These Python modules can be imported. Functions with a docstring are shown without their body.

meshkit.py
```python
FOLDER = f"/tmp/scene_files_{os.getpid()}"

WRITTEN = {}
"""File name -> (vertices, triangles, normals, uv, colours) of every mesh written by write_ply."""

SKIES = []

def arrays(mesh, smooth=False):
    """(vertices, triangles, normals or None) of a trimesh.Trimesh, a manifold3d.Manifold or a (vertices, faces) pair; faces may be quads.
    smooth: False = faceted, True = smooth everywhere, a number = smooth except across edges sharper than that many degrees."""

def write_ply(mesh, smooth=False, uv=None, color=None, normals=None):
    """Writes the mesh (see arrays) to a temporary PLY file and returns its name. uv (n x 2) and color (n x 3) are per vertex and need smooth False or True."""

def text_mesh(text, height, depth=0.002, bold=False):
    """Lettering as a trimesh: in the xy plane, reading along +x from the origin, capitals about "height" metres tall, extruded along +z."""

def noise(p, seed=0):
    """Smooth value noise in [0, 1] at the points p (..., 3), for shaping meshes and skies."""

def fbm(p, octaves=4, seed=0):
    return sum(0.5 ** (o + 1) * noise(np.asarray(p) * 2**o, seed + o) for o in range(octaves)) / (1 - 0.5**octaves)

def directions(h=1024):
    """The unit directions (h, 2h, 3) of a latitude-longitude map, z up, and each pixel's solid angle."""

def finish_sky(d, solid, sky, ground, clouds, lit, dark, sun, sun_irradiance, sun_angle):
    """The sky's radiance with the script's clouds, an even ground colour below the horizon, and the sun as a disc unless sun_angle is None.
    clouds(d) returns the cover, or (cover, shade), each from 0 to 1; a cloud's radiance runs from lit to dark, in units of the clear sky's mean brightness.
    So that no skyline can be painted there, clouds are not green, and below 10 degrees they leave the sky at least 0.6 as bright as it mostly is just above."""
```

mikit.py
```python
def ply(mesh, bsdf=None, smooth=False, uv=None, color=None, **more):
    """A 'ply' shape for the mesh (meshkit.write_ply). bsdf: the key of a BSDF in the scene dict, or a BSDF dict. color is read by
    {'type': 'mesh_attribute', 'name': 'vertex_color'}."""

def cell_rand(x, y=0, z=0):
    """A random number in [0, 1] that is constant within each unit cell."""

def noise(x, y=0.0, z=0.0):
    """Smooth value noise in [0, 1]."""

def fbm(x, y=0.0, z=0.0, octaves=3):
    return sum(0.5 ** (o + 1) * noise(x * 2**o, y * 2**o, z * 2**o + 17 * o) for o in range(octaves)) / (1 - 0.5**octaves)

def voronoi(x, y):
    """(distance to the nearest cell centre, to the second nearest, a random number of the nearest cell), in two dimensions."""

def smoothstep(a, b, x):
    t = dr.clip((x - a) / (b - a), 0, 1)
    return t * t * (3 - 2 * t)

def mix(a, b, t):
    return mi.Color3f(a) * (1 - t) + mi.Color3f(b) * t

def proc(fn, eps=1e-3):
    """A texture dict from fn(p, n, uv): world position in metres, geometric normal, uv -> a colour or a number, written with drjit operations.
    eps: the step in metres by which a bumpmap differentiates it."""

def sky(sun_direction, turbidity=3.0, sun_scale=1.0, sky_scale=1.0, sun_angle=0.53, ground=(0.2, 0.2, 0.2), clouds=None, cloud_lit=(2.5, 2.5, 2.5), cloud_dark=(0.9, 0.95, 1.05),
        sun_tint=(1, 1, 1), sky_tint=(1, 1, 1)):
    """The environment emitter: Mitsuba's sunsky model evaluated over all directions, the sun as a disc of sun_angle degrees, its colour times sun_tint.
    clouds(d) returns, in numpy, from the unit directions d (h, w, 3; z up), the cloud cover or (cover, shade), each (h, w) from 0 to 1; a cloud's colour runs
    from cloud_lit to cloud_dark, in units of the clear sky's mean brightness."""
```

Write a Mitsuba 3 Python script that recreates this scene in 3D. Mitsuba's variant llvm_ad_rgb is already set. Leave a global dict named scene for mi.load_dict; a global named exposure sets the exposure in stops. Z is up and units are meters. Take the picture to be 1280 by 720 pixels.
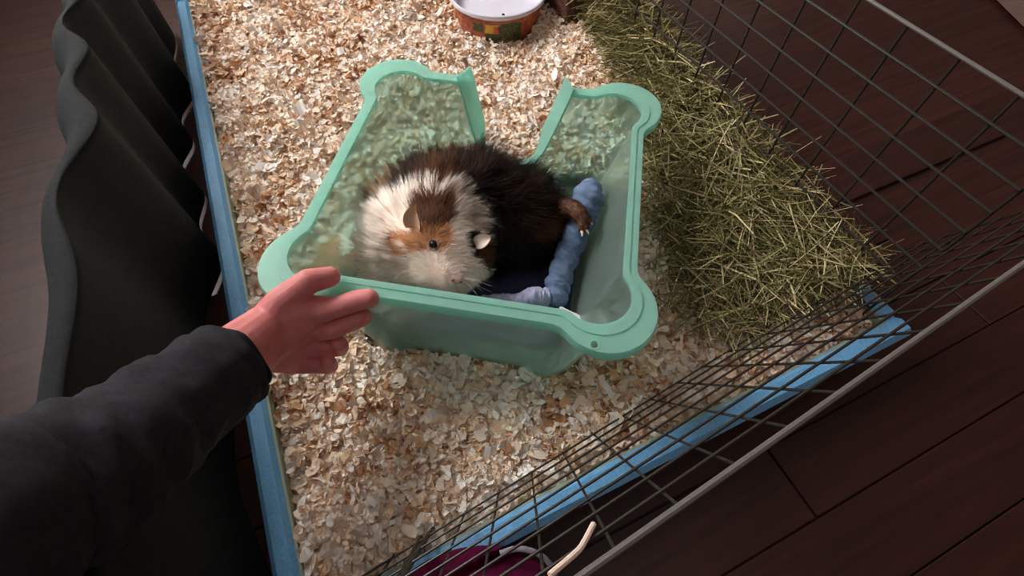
import math, random
import numpy as np
import trimesh
import manifold3d as m3
import shapely.geometry as sg
from shapely import affinity, ops
import mitsuba as mi
import drjit as dr
import mikit, meshkit
from mikit import noise, fbm, smoothstep, cell_rand

rng = np.random.default_rng(7)
random.seed(7)
T = mi.ScalarTransform4f
scene, labels = {}, {}

# ------------------------------------------------------------------ camera, light, exposure
F_PX, PITCH, CAM_H = 600.0, math.radians(58), 0.48
FWD = np.array([0, math.cos(PITCH), -math.sin(PITCH)])
RIGHT = np.array([1.0, 0, 0])
UP = np.array([0, math.sin(PITCH), math.cos(PITCH)])
CAM = np.array([0, 0, CAM_H])
scene['camera'] = dict(type='perspective', fov=math.degrees(2 * math.atan(640 / F_PX)), fov_axis='x', near_clip=0.01, far_clip=50.0,
                       to_world=T().look_at(origin=CAM.tolist(), target=(CAM + FWD).tolist(), up=UP.tolist()))
exposure = 0.47
scene['room_light'] = dict(type='constant', radiance=dict(type='rgb', value=[0.215, 0.196, 0.186]))
WINDOW_LIGHT = [13.0, 12.7, 12.3]


def at(X, Y, z):
    """The point at height z seen at pixel (X, Y) of the 1280x720 photograph."""
    d = FWD + (X - 640) / F_PX * RIGHT - (Y - 360) / F_PX * UP
    return CAM + d * (z - CAM_H) / d[2]


# ------------------------------------------------------------------ helpers
def lin(r, g=None, b=None):
    c = np.array([r, g, b] if g is not None else r, float) / 255
    return np.where(c < 0.04045, c / 12.92, ((c + 0.055) / 1.055) ** 2.4)


def mix(a, b, t):
    col = lambda c: mi.Color3f(*[float(x) for x in c]) if isinstance(c, np.ndarray) else c
    return col(a) * (1 - t) + col(b) * t


def rgb(*c):
    return dict(type='rgb', value=[float(x) for x in lin(*c)])


def two(b):
    return dict(type='twosided', bsdf=b)


def plastic(c, rough=0.4, **k):
    return two(dict(type='principled', base_color=c if isinstance(c, dict) else rgb(*c), roughness=rough, specular=0.5, **k))


def free(name):
    if name not in scene and name not in labels and not any(k.startswith(name + '__') for k in scene):
        return name
    i = 1
    while True:
        n = f'{name}_{i:03d}'
        if n not in scene and n not in labels and not any(k.startswith(n + '__') for k in scene):
            return n
        i += 1


def obj(name, mesh, bsdf, parent=None, smooth=False, color=None, normals=None, label=None, cat=None, group=None, kind=None):
    key = free((parent + '__' if parent else '') + name)
    if normals is not None:
        path = meshkit.write_ply(mesh, False, None, color, normals=normals)
        scene[key] = dict(type='ply', filename=path, face_normals=False, bsdf=dict(type='ref', id=bsdf))
    else:
        scene[key] = mikit.ply(mesh, bsdf, smooth=smooth, color=color)
    tag(key, label, cat, group, kind)
    return key


def tag(key, label=None, cat=None, group=None, kind=None):
    d = labels.setdefault(key, {})
    for k, v in (('label', label), ('category', cat), ('group', group), ('kind', kind)):
        if v:
            d[k] = v
    if not d:
        del labels[key]


def thing(name, label, cat, group=None):
    key = free(name)
    tag(key, label, cat, group)
    return key


def hull_chain(balls, links, seg=20):
    """One manifold: for every link the hull of the spheres at its joints. balls: list of (point, radius)."""
    def ball(i):
        p, r = balls[i]
        return m3.Manifold.sphere(float(r), seg).translate([float(x) for x in p])
    parts = [m3.Manifold.batch_hull([ball(i) for i in l]) for l in links]
    return m3.Manifold.batch_boolean(parts, m3.OpType.Add)


def to_tri(man):
    m = man.to_mesh()
    return trimesh.Trimesh(np.array(m.vert_properties[:, :3], float), np.array(m.tri_verts), process=True)


def from_tri(t):
    return m3.Manifold(m3.Mesh(np.asarray(t.vertices, np.float32), np.asarray(t.faces, np.uint32)))


def smooth_body(man, edge, iters=12, lamb=0.5):
    t = to_tri(man.refine_to_length(edge))
    trimesh.smoothing.filter_taubin(t, lamb=lamb, nu=0.52, iterations=iters)
    return t


def tube(path, r, sides=8, cap=True):
    p = np.asarray(path, float)
    r = np.broadcast_to(np.asarray(r, float), (len(p),))
    t = np.gradient(p, axis=0)
    t /= np.linalg.norm(t, axis=1, keepdims=True) + 1e-12
    ref = np.array([0, 0, 1.0]) if abs(t[:, 2]).mean() < 0.85 else np.array([1.0, 0, 0])
    a = np.cross(t, ref)
    a /= np.linalg.norm(a, axis=1, keepdims=True) + 1e-12
    b = np.cross(t, a)
    ang = np.arange(sides) * 2 * np.pi / sides
    v = p[:, None] + r[:, None, None] * (np.cos(ang)[None, :, None] * a[:, None] + np.sin(ang)[None, :, None] * b[:, None])
    n = len(p)
    i, j = np.meshgrid(np.arange(n - 1), np.arange(sides), indexing='ij')
    q = np.stack([i * sides + j, i * sides + (j + 1) % sides, (i + 1) * sides + (j + 1) % sides, (i + 1) * sides + j], -1).reshape(-1, 4)
    f = [np.vstack([q[:, [0, 2, 1]], q[:, [0, 3, 2]]])]
    v = v.reshape(-1, 3)
    if cap:
        v = np.vstack([v, p[:1], p[-1:]])
        k = np.arange(sides)
        f.append(np.stack([np.full(sides, n * sides), (k + 1) % sides, k], 1)[:, ::-1])
        f.append(np.stack([np.full(sides, n * sides + 1), (n - 1) * sides + k, (n - 1) * sides + (k + 1) % sides], 1)[:, ::-1])
    m = trimesh.Trimesh(v, np.vstack(f), process=False)
    trimesh.repair.fix_normals(m)
    return m


def spline(pts, n):
    """Catmull-Rom through the points."""
    p = np.asarray(pts, float)
    p = np.vstack([2 * p[0] - p[1], p, 2 * p[-1] - p[-2]])
    m = len(p) - 3
    out = []
    for s in np.linspace(0, m - 1e-9, n):
        i = int(s); t = s - i
        a, b, c, d = p[i:i + 4]
        out.append(0.5 * (2 * b + (c - a) * t + (2 * a - 5 * b + 4 * c - d) * t * t + (3 * b - a - 3 * c + d) * t ** 3))
    return np.array(out)


def box(size, center=(0, 0, 0), bevel=0.0):
    s = np.asarray(size, float)
    if bevel <= 0:
        m = trimesh.creation.box(s)
    else:
        c = s / 2 - bevel
        pts = []
        for sx in (-1, 1):
            for sy in (-1, 1):
                for sz in (-1, 1):
                    q = np.array([sx, sy, sz]) * c
                    for ax in range(3):
                        e = np.zeros(3); e[ax] = bevel * [sx, sy, sz][ax]
                        pts.append(q + e)
        m = trimesh.convex.convex_hull(np.array(pts))
    m.apply_translation(center)
    return m


def frame_mat(o, ex, ey, ez):
    M = np.eye(4)
    M[:3, 0], M[:3, 1], M[:3, 2], M[:3, 3] = ex, ey, ez, o
    return M


def nrm(v):
    v = np.asarray(v, float)
    return v / np.linalg.norm(v)


# ------------------------------------------------------------------ materials
VC = dict(type='mesh_attribute', name='vertex_color')
scene['m_flake'] = two(dict(type='principled', base_color=VC, roughness=0.75, specular=0.2))
scene['m_hay'] = two(dict(type='principled', base_color=VC, roughness=0.6, specular=0.3))
scene['m_fur'] = two(dict(type='principled', base_color=VC, roughness=0.6, specular=0.12))
scene['m_bed_base'] = plastic((150, 118, 88), 0.9)


def thin_green(base, diff, spec, rough=0.12):
    return dict(type='principledthin', base_color=dict(type='rgb', value=base), roughness=rough, spec_trans=spec, diff_trans=diff, eta=1.35)


scene['m_tub_wall'] = thin_green([0.76, 0.95, 0.90], 1.0, 0.84, 0.10)
scene['m_tub_rim'] = thin_green([0.60, 0.97, 0.87], 1.0, 0.40, 0.2)
scene['m_wire'] = plastic((38, 33, 28), 0.38)
scene['m_wire_grey'] = plastic((96, 90, 88), 0.35)
scene['m_blue'] = plastic(mikit.proc(lambda p, n, uv: mix(lin(92, 158, 208), lin(134, 190, 228), noise(p.x * 900, p.y * 900, p.z * 900) * 0.7)), 0.5)
scene['m_tray'] = plastic((150, 160, 140), 0.55)
scene['m_bowl'] = plastic((206, 203, 216), 0.35)
scene['m_skin'] = two(dict(type='principled', base_color=mikit.proc(lambda p, n, uv: mix(lin(206, 112, 116), lin(226, 146, 140), fbm(p.x * 120, p.y * 120, p.z * 120))), roughness=0.5, specular=0.35))
scene['m_nail'] = plastic((224, 168, 160), 0.25)
scene['m_eye'] = two(dict(type='principled', base_color=rgb(16, 10, 9), roughness=0.12, specular=0.35))
scene['m_claw'] = plastic((226, 212, 196), 0.4)
scene['m_pinkskin'] = plastic((218, 176, 164), 0.5)
scene['m_dark'] = plastic((26, 20, 20), 0.7)


def fabric(a, b, s=260):
    return two(dict(type='principled', base_color=mikit.proc(lambda p, n, uv: mix(lin(a), lin(b), fbm(p.x * s, p.y * s, p.z * s))), roughness=0.9, specular=0.1, sheen=0.5))


scene['m_denim'] = fabric((84, 102, 136), (122, 140, 170))
scene['m_lavender'] = fabric((150, 154, 188), (182, 186, 212))
scene['m_navy'] = fabric((54, 58, 84), (72, 76, 104))
scene['m_maroon'] = fabric((74, 10, 42), (98, 18, 58), 400)
scene['m_piping'] = fabric((140, 134, 146), (168, 160, 172), 400)
scene['m_sleeve'] = fabric((34, 34, 38), (50, 49, 54), 400)
scene['m_blanket'] = fabric((30, 33, 34), (42, 45, 46), 300)
scene['m_tissue'] = plastic((226, 226, 230), 0.8)
scene['m_straw'] = plastic((232, 204, 186), 0.6)


def wood_fn(p, n, uv):
    u = p.x * 0.906 + p.y * 0.423
    v = -p.x * 0.423 + p.y * 0.906
    g = fbm(u * 9, v * 170, p.z * 40)
    return mix(lin(34, 15, 12), lin(60, 29, 23), g) * (0.8 + 0.4 * cell_rand(v / 0.075, u / 0.7))


scene['m_wood'] = two(dict(type='principled', base_color=mikit.proc(wood_fn), roughness=0.42, specular=0.4))
scene['m_hide'] = two(dict(type='principled', base_color=mikit.proc(lambda p, n, uv: mix(lin(58, 32, 28), lin(92, 54, 44), fbm(p.x * 30, p.y * 30, p.z * 160))), roughness=0.6))
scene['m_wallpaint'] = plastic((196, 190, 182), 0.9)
scene['m_seam'] = plastic((58, 78, 116), 0.9)

# ------------------------------------------------------------------ the room: floor planks, two walls, the window the daylight comes through
FZ = -0.045
CE = np.array([math.cos(math.radians(25)), math.sin(math.radians(25)), 0])     # along the cage front
CN = np.array([-CE[1], CE[0], 0])
obj('floor', box((7, 7, 0.02), (0, 0.6, FZ - 0.016)), 'm_wood', kind='structure')
for i in range(-3, 15):
    for j in range(4):
        u0 = -0.75 + 0.7 * j + 0.35 * (i % 2)
        c = CE * (u0 + 0.35) + CN * (0.15 - 0.075 * i + 0.0375) + np.array([0, 0, FZ - 0.003])
        b = box((0.6975, 0.0735, 0.006), bevel=0.0008)
        b.apply_transform(frame_mat(c, CE, CN, [0, 0, 1]))
        if c[1] < 0.55 and c[0] > -0.8:
            obj('plank', b, 'm_wood', 'floor')
WX, WY, WZ, WW, WH = -1.25, 1.12, 1.45, 1.3, 1.25         # the window in the left wall
ya, yb, x1, zt = -2.0, 1.9, 1.0, 2.6
wl = [box((.12, WY - WW / 2 - ya, zt - FZ), (WX - .06, (ya + WY - WW / 2) / 2, (zt + FZ) / 2)),
      box((.12, yb - WY - WW / 2, zt - FZ), (WX - .06, (yb + WY + WW / 2) / 2, (zt + FZ) / 2)),
      box((.12, WW, WZ - WH / 2 - FZ), (WX - .06, WY, (WZ - WH / 2 + FZ) / 2)),
      box((.12, WW, zt - WZ - WH / 2), (WX - .06, WY, (zt + WZ + WH / 2) / 2))]
obj('wall_left', trimesh.util.concatenate(wl), 'm_wallpaint', kind='structure')
obj('wall_far', box((x1 - WX + .24, .12, zt - FZ), ((x1 + WX) / 2, yb + .06, (zt + FZ) / 2)), 'm_wallpaint', kind='structure')
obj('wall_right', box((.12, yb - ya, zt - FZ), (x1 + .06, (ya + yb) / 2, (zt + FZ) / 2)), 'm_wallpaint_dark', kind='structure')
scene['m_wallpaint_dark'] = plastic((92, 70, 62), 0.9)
fr = [box((0.05, 0.06, WH), (WX - .05, WY + s * (WW / 2 - .03), WZ), .004) for s in (-1, 0.001, 1)] + \
     [box((0.05, WW, 0.06), (WX - .05, WY, WZ + s * (WH / 2 - .03)), .004) for s in (-1, 1)]
obj('window_1', trimesh.util.concatenate(fr), 'm_bowl', kind='structure')
scene['window_1__pane'] = dict(type='rectangle', to_world=T().translate([WX - .09, WY, WZ]).rotate([0, 1, 0], 90).scale([WH / 2, WW / 2, 1]),
                               emitter=dict(type='area', radiance=dict(type='rgb', value=WINDOW_LIGHT)))

# ------------------------------------------------------------------ cage tray
def cage(u, v, z=0.0):
    return CO + CE * u + CN * v + np.array([0, 0, z])


CO = at(640, 640, 0.02) * np.array([1, 1, 0])           # a point on the inner edge of the front lip
lip_a, lip_b = at(564.5, 678, .02), at(842, 537.7, .02)
CE = nrm((lip_b - lip_a) * [1, 1, 0]); CN = np.array([-CE[1], CE[0], 0])
CO = lip_a * [1, 1, 0]
RP = at(802, 38, .085) * [1, 1, 0]                        # on the right-hand wire panel
U0, U1, V1 = float((np.array([-.172, 0, 0]) - CO) @ CE), float((RP - CO) @ CE) + .012, 1.02                          # the tray's extent along its front and back from it
LIP = 0.021


def slab(u0, u1, v0, v1, z0, z1, bevel=0.0):
    b = box((u1 - u0, v1 - v0, z1 - z0), bevel=bevel)
    b.apply_transform(frame_mat(cage((u0 + u1) / 2, (v0 + v1) / 2, (z0 + z1) / 2), CE, CN, [0, 0, 1]))
    return b


tray = thing('cage_tray', 'shallow cage tray with a blue speckled rim, filled with wood shavings', 'cage tray')
obj('base', slab(U0, U1, 0, V1, -0.042, -0.036), 'm_tray', tray)
for nm, a in (('front', (U0, U1, 0, .003)), ('back', (U0, U1, V1 - .003, V1)), ('left', (U0, U0 + .003, 0, V1)), ('right', (U1 - .003, U1, 0, V1))):
    obj('side', slab(a[0], a[1], a[2], a[3], -0.036, 0.016), 'm_tray', tray)
for a in ((U0 - LIP, U1 + LIP, -LIP, .002), (U0 - LIP, U1 + LIP, V1 - .002, V1 + LIP), (U0 - LIP, U0 + .002, .002, V1 - .002), (U1 - .002, U1 + LIP, .002, V1 - .002)):
    obj('rim', slab(*a, 0.004, 0.02, bevel=0.0055), 'm_blue', tray, smooth=35, label='blue speckled rim')

# ------------------------------------------------------------------ the green tub (placed before the bedding, which keeps out of it)
TA = math.radians(-10)
TU, TV = np.array([math.cos(TA), math.sin(TA), 0]), np.array([-math.sin(TA), math.cos(TA), 0])
TO = TU * -0.089 + TV * 0.341
RIMZ, BASEZ = 0.13, 0.0


def lobed(a, b, R, pr, du=0.0, dv=0.0, fillet=0.012, n=60):
    """Square outline with a round lobe at every corner; 4n points from the middle of the +u side, counter-clockwise."""
    core = sg.box(-a, -b, a, b)
    lobes = [sg.Point(sx * (a - R + pr), sy * (b - R + pr)).buffer(R, 48) for sx in (-1, 1) for sy in (-1, 1)]
    cut = [sg.box(sx * (a - R * 1.0) if sx > 0 else -a - .001, sy * (b - R) if sy > 0 else -b - .001, a + .001 if sx > 0 else -(a - R), b + .001 if sy > 0 else -(b - R)) for sx in (-1, 1) for sy in (-1, 1)]
    poly = ops.unary_union([core.difference(ops.unary_union(cut))] + lobes)
    poly = poly.buffer(fillet, 24).buffer(-fillet, 24)
    ring = poly.exterior
    if not ring.is_ccw:
        ring = sg.LinearRing(list(ring.coords)[::-1])
    ks = [ring.project(sg.Point(q)) for q in ((a, 0), (0, b), (-a, 0), (0, -b))]
    L, out = ring.length, []
    for i in range(4):
        s0, s1 = ks[i], ks[(i + 1) % 4]
        if s1 < s0:
            s1 += L
        for k in range(n):
            p = ring.interpolate((s0 + (s1 - s0) * k / n) % L)
            out.append((p.x + du, p.y + dv))
    return np.array(out)


def loft(rings):
    """Closed solid through the outlines [(points, z)], capped by fans."""
    n = len(rings[0][0])
    v = np.vstack([np.column_stack([p, np.full(n, z)]) for p, z in rings])
    i, j = np.meshgrid(np.arange(len(rings) - 1), np.arange(n), indexing='ij')
    q = np.stack([i * n + j, i * n + (j + 1) % n, (i + 1) * n + (j + 1) % n, (i + 1) * n + j], -1).reshape(-1, 4)
    lo, hi = len(v), len(v) + 1
    v = np.vstack([v, [*rings[0][0].mean(0), rings[0][1]], [*rings[-1][0].mean(0), rings[-1][1]]])
    k = np.arange(n); m = (len(rings) - 1) * n
    f = np.vstack([q[:, [0, 1, 2]], q[:, [0, 2, 3]], np.stack([np.full(n, lo), (k + 1) % n, k], 1), np.stack([np.full(n, hi), m + k, m + (k + 1) % n], 1)])
    return trimesh.Trimesh(v, f, process=False)


def wall_ring(t, off=0.0):
    """Outline of the tub's wall at t from 0 (bottom) to 1 (rim), grown by off."""
    a, b, R, pr = (0.100 + .046 * t + off, 0.133 + .010 * t + off, 0.029 + .003 * t + off, 0.008 + .001 * t)
    return lobed(a, b, R, pr, 0.008 * (1 - t), -0.010 * (1 - t))


def zt_(t):
    return BASEZ + (RIMZ - BASEZ) * t


TS = [0, .12, .3, .5, .7, .85, 1.0]
outer = loft([(wall_ring(0, -.004), zt_(0))] + [(wall_ring(t), zt_(t) + (.004 if t == 0 else 0)) for t in TS])
inner = loft([(wall_ring(0.02, -.006), zt_(0) + .0022)] + [(wall_ring(t, -.0022), zt_(t) + (.006 if t == 0 else 0)) for t in TS[:-1]] + [(wall_ring(1, -.0022), RIMZ), (wall_ring(1, -.0022), RIMZ + .02)])
wall = from_tri(outer) - from_tri(inner)
rim_out, rim_in = lobed(.156, .155, .0425, .0185, n=60, fillet=.02), wall_ring(1, -.0022)
rim_lo = lobed(.157, .156, .0425, .0185, n=60, fillet=.02)
grow = lambda p, d: np.array(sg.Polygon(p).buffer(d, 16).exterior.coords)
rim_sol = loft([(rim_lo, RIMZ - .009), (rim_lo, RIMZ - .001), (rim_out, RIMZ + .002)])
rim_cut = loft([(rim_in, RIMZ - .02), (rim_in, RIMZ + .02)])
skirt = loft([(lobed(.1545, .1535, .0405, .0185, fillet=.02), RIMZ - .02), (lobed(.1545, .1535, .0405, .0185, fillet=.02), RIMZ - .001)])
rim = from_tri(rim_sol) - from_tri(rim_cut) - from_tri(skirt)
bead = from_tri(loft([(lobed(.1495, .147, .036, .0125, fillet=.016), RIMZ + .0005), (lobed(.149, .1465, .0355, .0125, fillet=.016), RIMZ + .0035)])) \
    - from_tri(loft([(rim_in, RIMZ - .01), (rim_in, RIMZ + .01)]))
rim = rim + bead
# doorway cut out of the back wall
DW = np.array([(-.0600, .150), (-.0585, .134), (-.052, .105), (-.045, .075), (-.038, .050), (-.026, .034), (-.010, .028), (.014, .028), (.030, .034), (.044, .050), (.054, .075), (.064, .105), (.073, .134), (.0745, .150)])
DW = spline(DW, 60)
door = sg.Polygon(list(DW) + [(.0745, .2), (-.06, .2)])
dcut = trimesh.creation.extrude_polygon(door, 0.12, engine='earcut')
dcut.apply_transform(frame_mat([0, .20, 0], [1, 0, 0], [0, 0, 1], [0, -1, 0]))
dman = from_tri(dcut)
wall, rim = wall - dman, rim - dman
hole = m3.Manifold.cylinder(.05, .0032, .0032, 24, True)
hc = (.125, -.168)
hole = hole.translate([hc[0], hc[1], RIMZ])
rim = rim - hole
TUB = frame_mat(TO, TU, TV, [0, 0, 1])


def tub_obj(name, m, bsdf, smooth=30, **k):
    t = to_tri(m) if isinstance(m, m3.Manifold) else m
    t.apply_transform(TUB)
    return obj(name, t, bsdf, tub, smooth=smooth, **k)


tub = thing('plastic_tub', 'translucent green plastic tub with rounded corner lobes, the guinea pig lying in it', 'tub')
tub_obj('wall', wall, 'm_tub_wall', label='see-through green walls and bottom')
tub_obj('rim', rim, 'm_tub_rim', label='flat glossy green rim')
ring = trimesh.creation.annulus(.0032, .0043, .0035); ring.apply_translation([*hc, RIMZ + .001])
tub_obj('hole_rim', ring, 'm_tub_rim')
# collar that stands out along the doorway's edge
inb = np.array([0.1405, 0.1405])
vw = lambda z: 0.133 + .010 * np.clip(z / RIMZ, 0, 1) - .010 * (1 - np.clip(z / RIMZ, 0, 1))
P_ = DW[(DW[:, 1] < .141)]
dT = np.gradient(P_, axis=0); dT /= np.linalg.norm(dT, axis=1, keepdims=True)
dN = np.column_stack([dT[:, 1], -dT[:, 0]])          # away from the opening
rows = []
for (x, z), nn in zip(P_, dN):
    vv = vw(z)
    d = np.clip((z - .02) / .05, 0.35, 1) * .016
    ix, iz = -nn[0] * d * .75, -nn[1] * d * .75
    rows.append([[x, vv - .003, z], [x + ix, vv + d, z + iz], [x + ix + nn[0] * .002, vv + d, z + iz + nn[1] * .002], [x + nn[0] * .002, vv - .003, z + nn[1] * .002]])
rows = np.array(rows); n_ = len(rows)
v_ = rows.reshape(-1, 3); f_ = []
for i in range(n_ - 1):
    for k in range(4):
        a, b = i * 4 + k, i * 4 + (k + 1) % 4
        f_ += [[a, b, b + 4], [a, b + 4, a + 4]]
f_ += [[0, 2, 1], [0, 3, 2], [n_ * 4 - 4, n_ * 4 - 3, n_ * 4 - 2], [n_ * 4 - 4, n_ * 4 - 2, n_ * 4 - 1]]
col = trimesh.Trimesh(v_, f_, process=False); trimesh.repair.fix_normals(col)
tub_obj('doorway_collar', col, 'm_tub_rim', label='upright strip along the doorway edge')

foot_poly = sg.Polygon(wall_ring(.25, .004))
rim_poly = sg.Polygon(rim_lo)


def tub_local(p):
    q = np.asarray(p) - TO
    return q @ TU, q @ TV


# ------------------------------------------------------------------ wood shavings
def bed_z(x, y):
    p = np.stack([x, y, np.zeros_like(x)], -1)
    return -0.008 + 0.022 * meshkit.fbm(p * 9, 3, 3) + 0.012 * (meshkit.noise(p * 42, 5) - .5) + .010 * np.clip((y - .5) / .4, 0, 1) - .016 * np.exp(-((x + .026) ** 2 + (y - .80) ** 2) / .012)


gx, gy = np.meshgrid(np.linspace(U0 + .004, U1 - .004, 150), np.linspace(.004, V1 - .004, 150), indexing='ij')
gp = CO + gx[..., None] * CE + gy[..., None] * CN
import shapely
in_foot = lambda X, Y, poly: shapely.contains_xy(poly, *tub_local(np.stack([X, Y, 0 * X], -1)))
gz = bed_z(gp[..., 0], gp[..., 1]) - .006 - .012 * np.clip((0.03 - gy) / .03, 0, 1)
gz = np.where(in_foot(gp[..., 0], gp[..., 1], foot_poly.buffer(.008)), -.004, gz)
gv = np.stack([gp[..., 0], gp[..., 1], gz], -1).reshape(-1, 3)
i, j = np.meshgrid(np.arange(149), np.arange(149), indexing='ij')
gq = np.stack([i * 150 + j, (i + 1) * 150 + j, (i + 1) * 150 + j + 1, i * 150 + j + 1], -1).reshape(-1, 4)
bedding = thing('wood_shavings', 'bed of curled pale wood shavings covering the cage floor', 'wood shavings')
labels[bedding]['kind'] = 'stuff'
BOWL_C = at(622, -10, .052)
obj('packed_bed', (gv, gq), 'm_bed_base', bedding, smooth=True)


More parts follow.
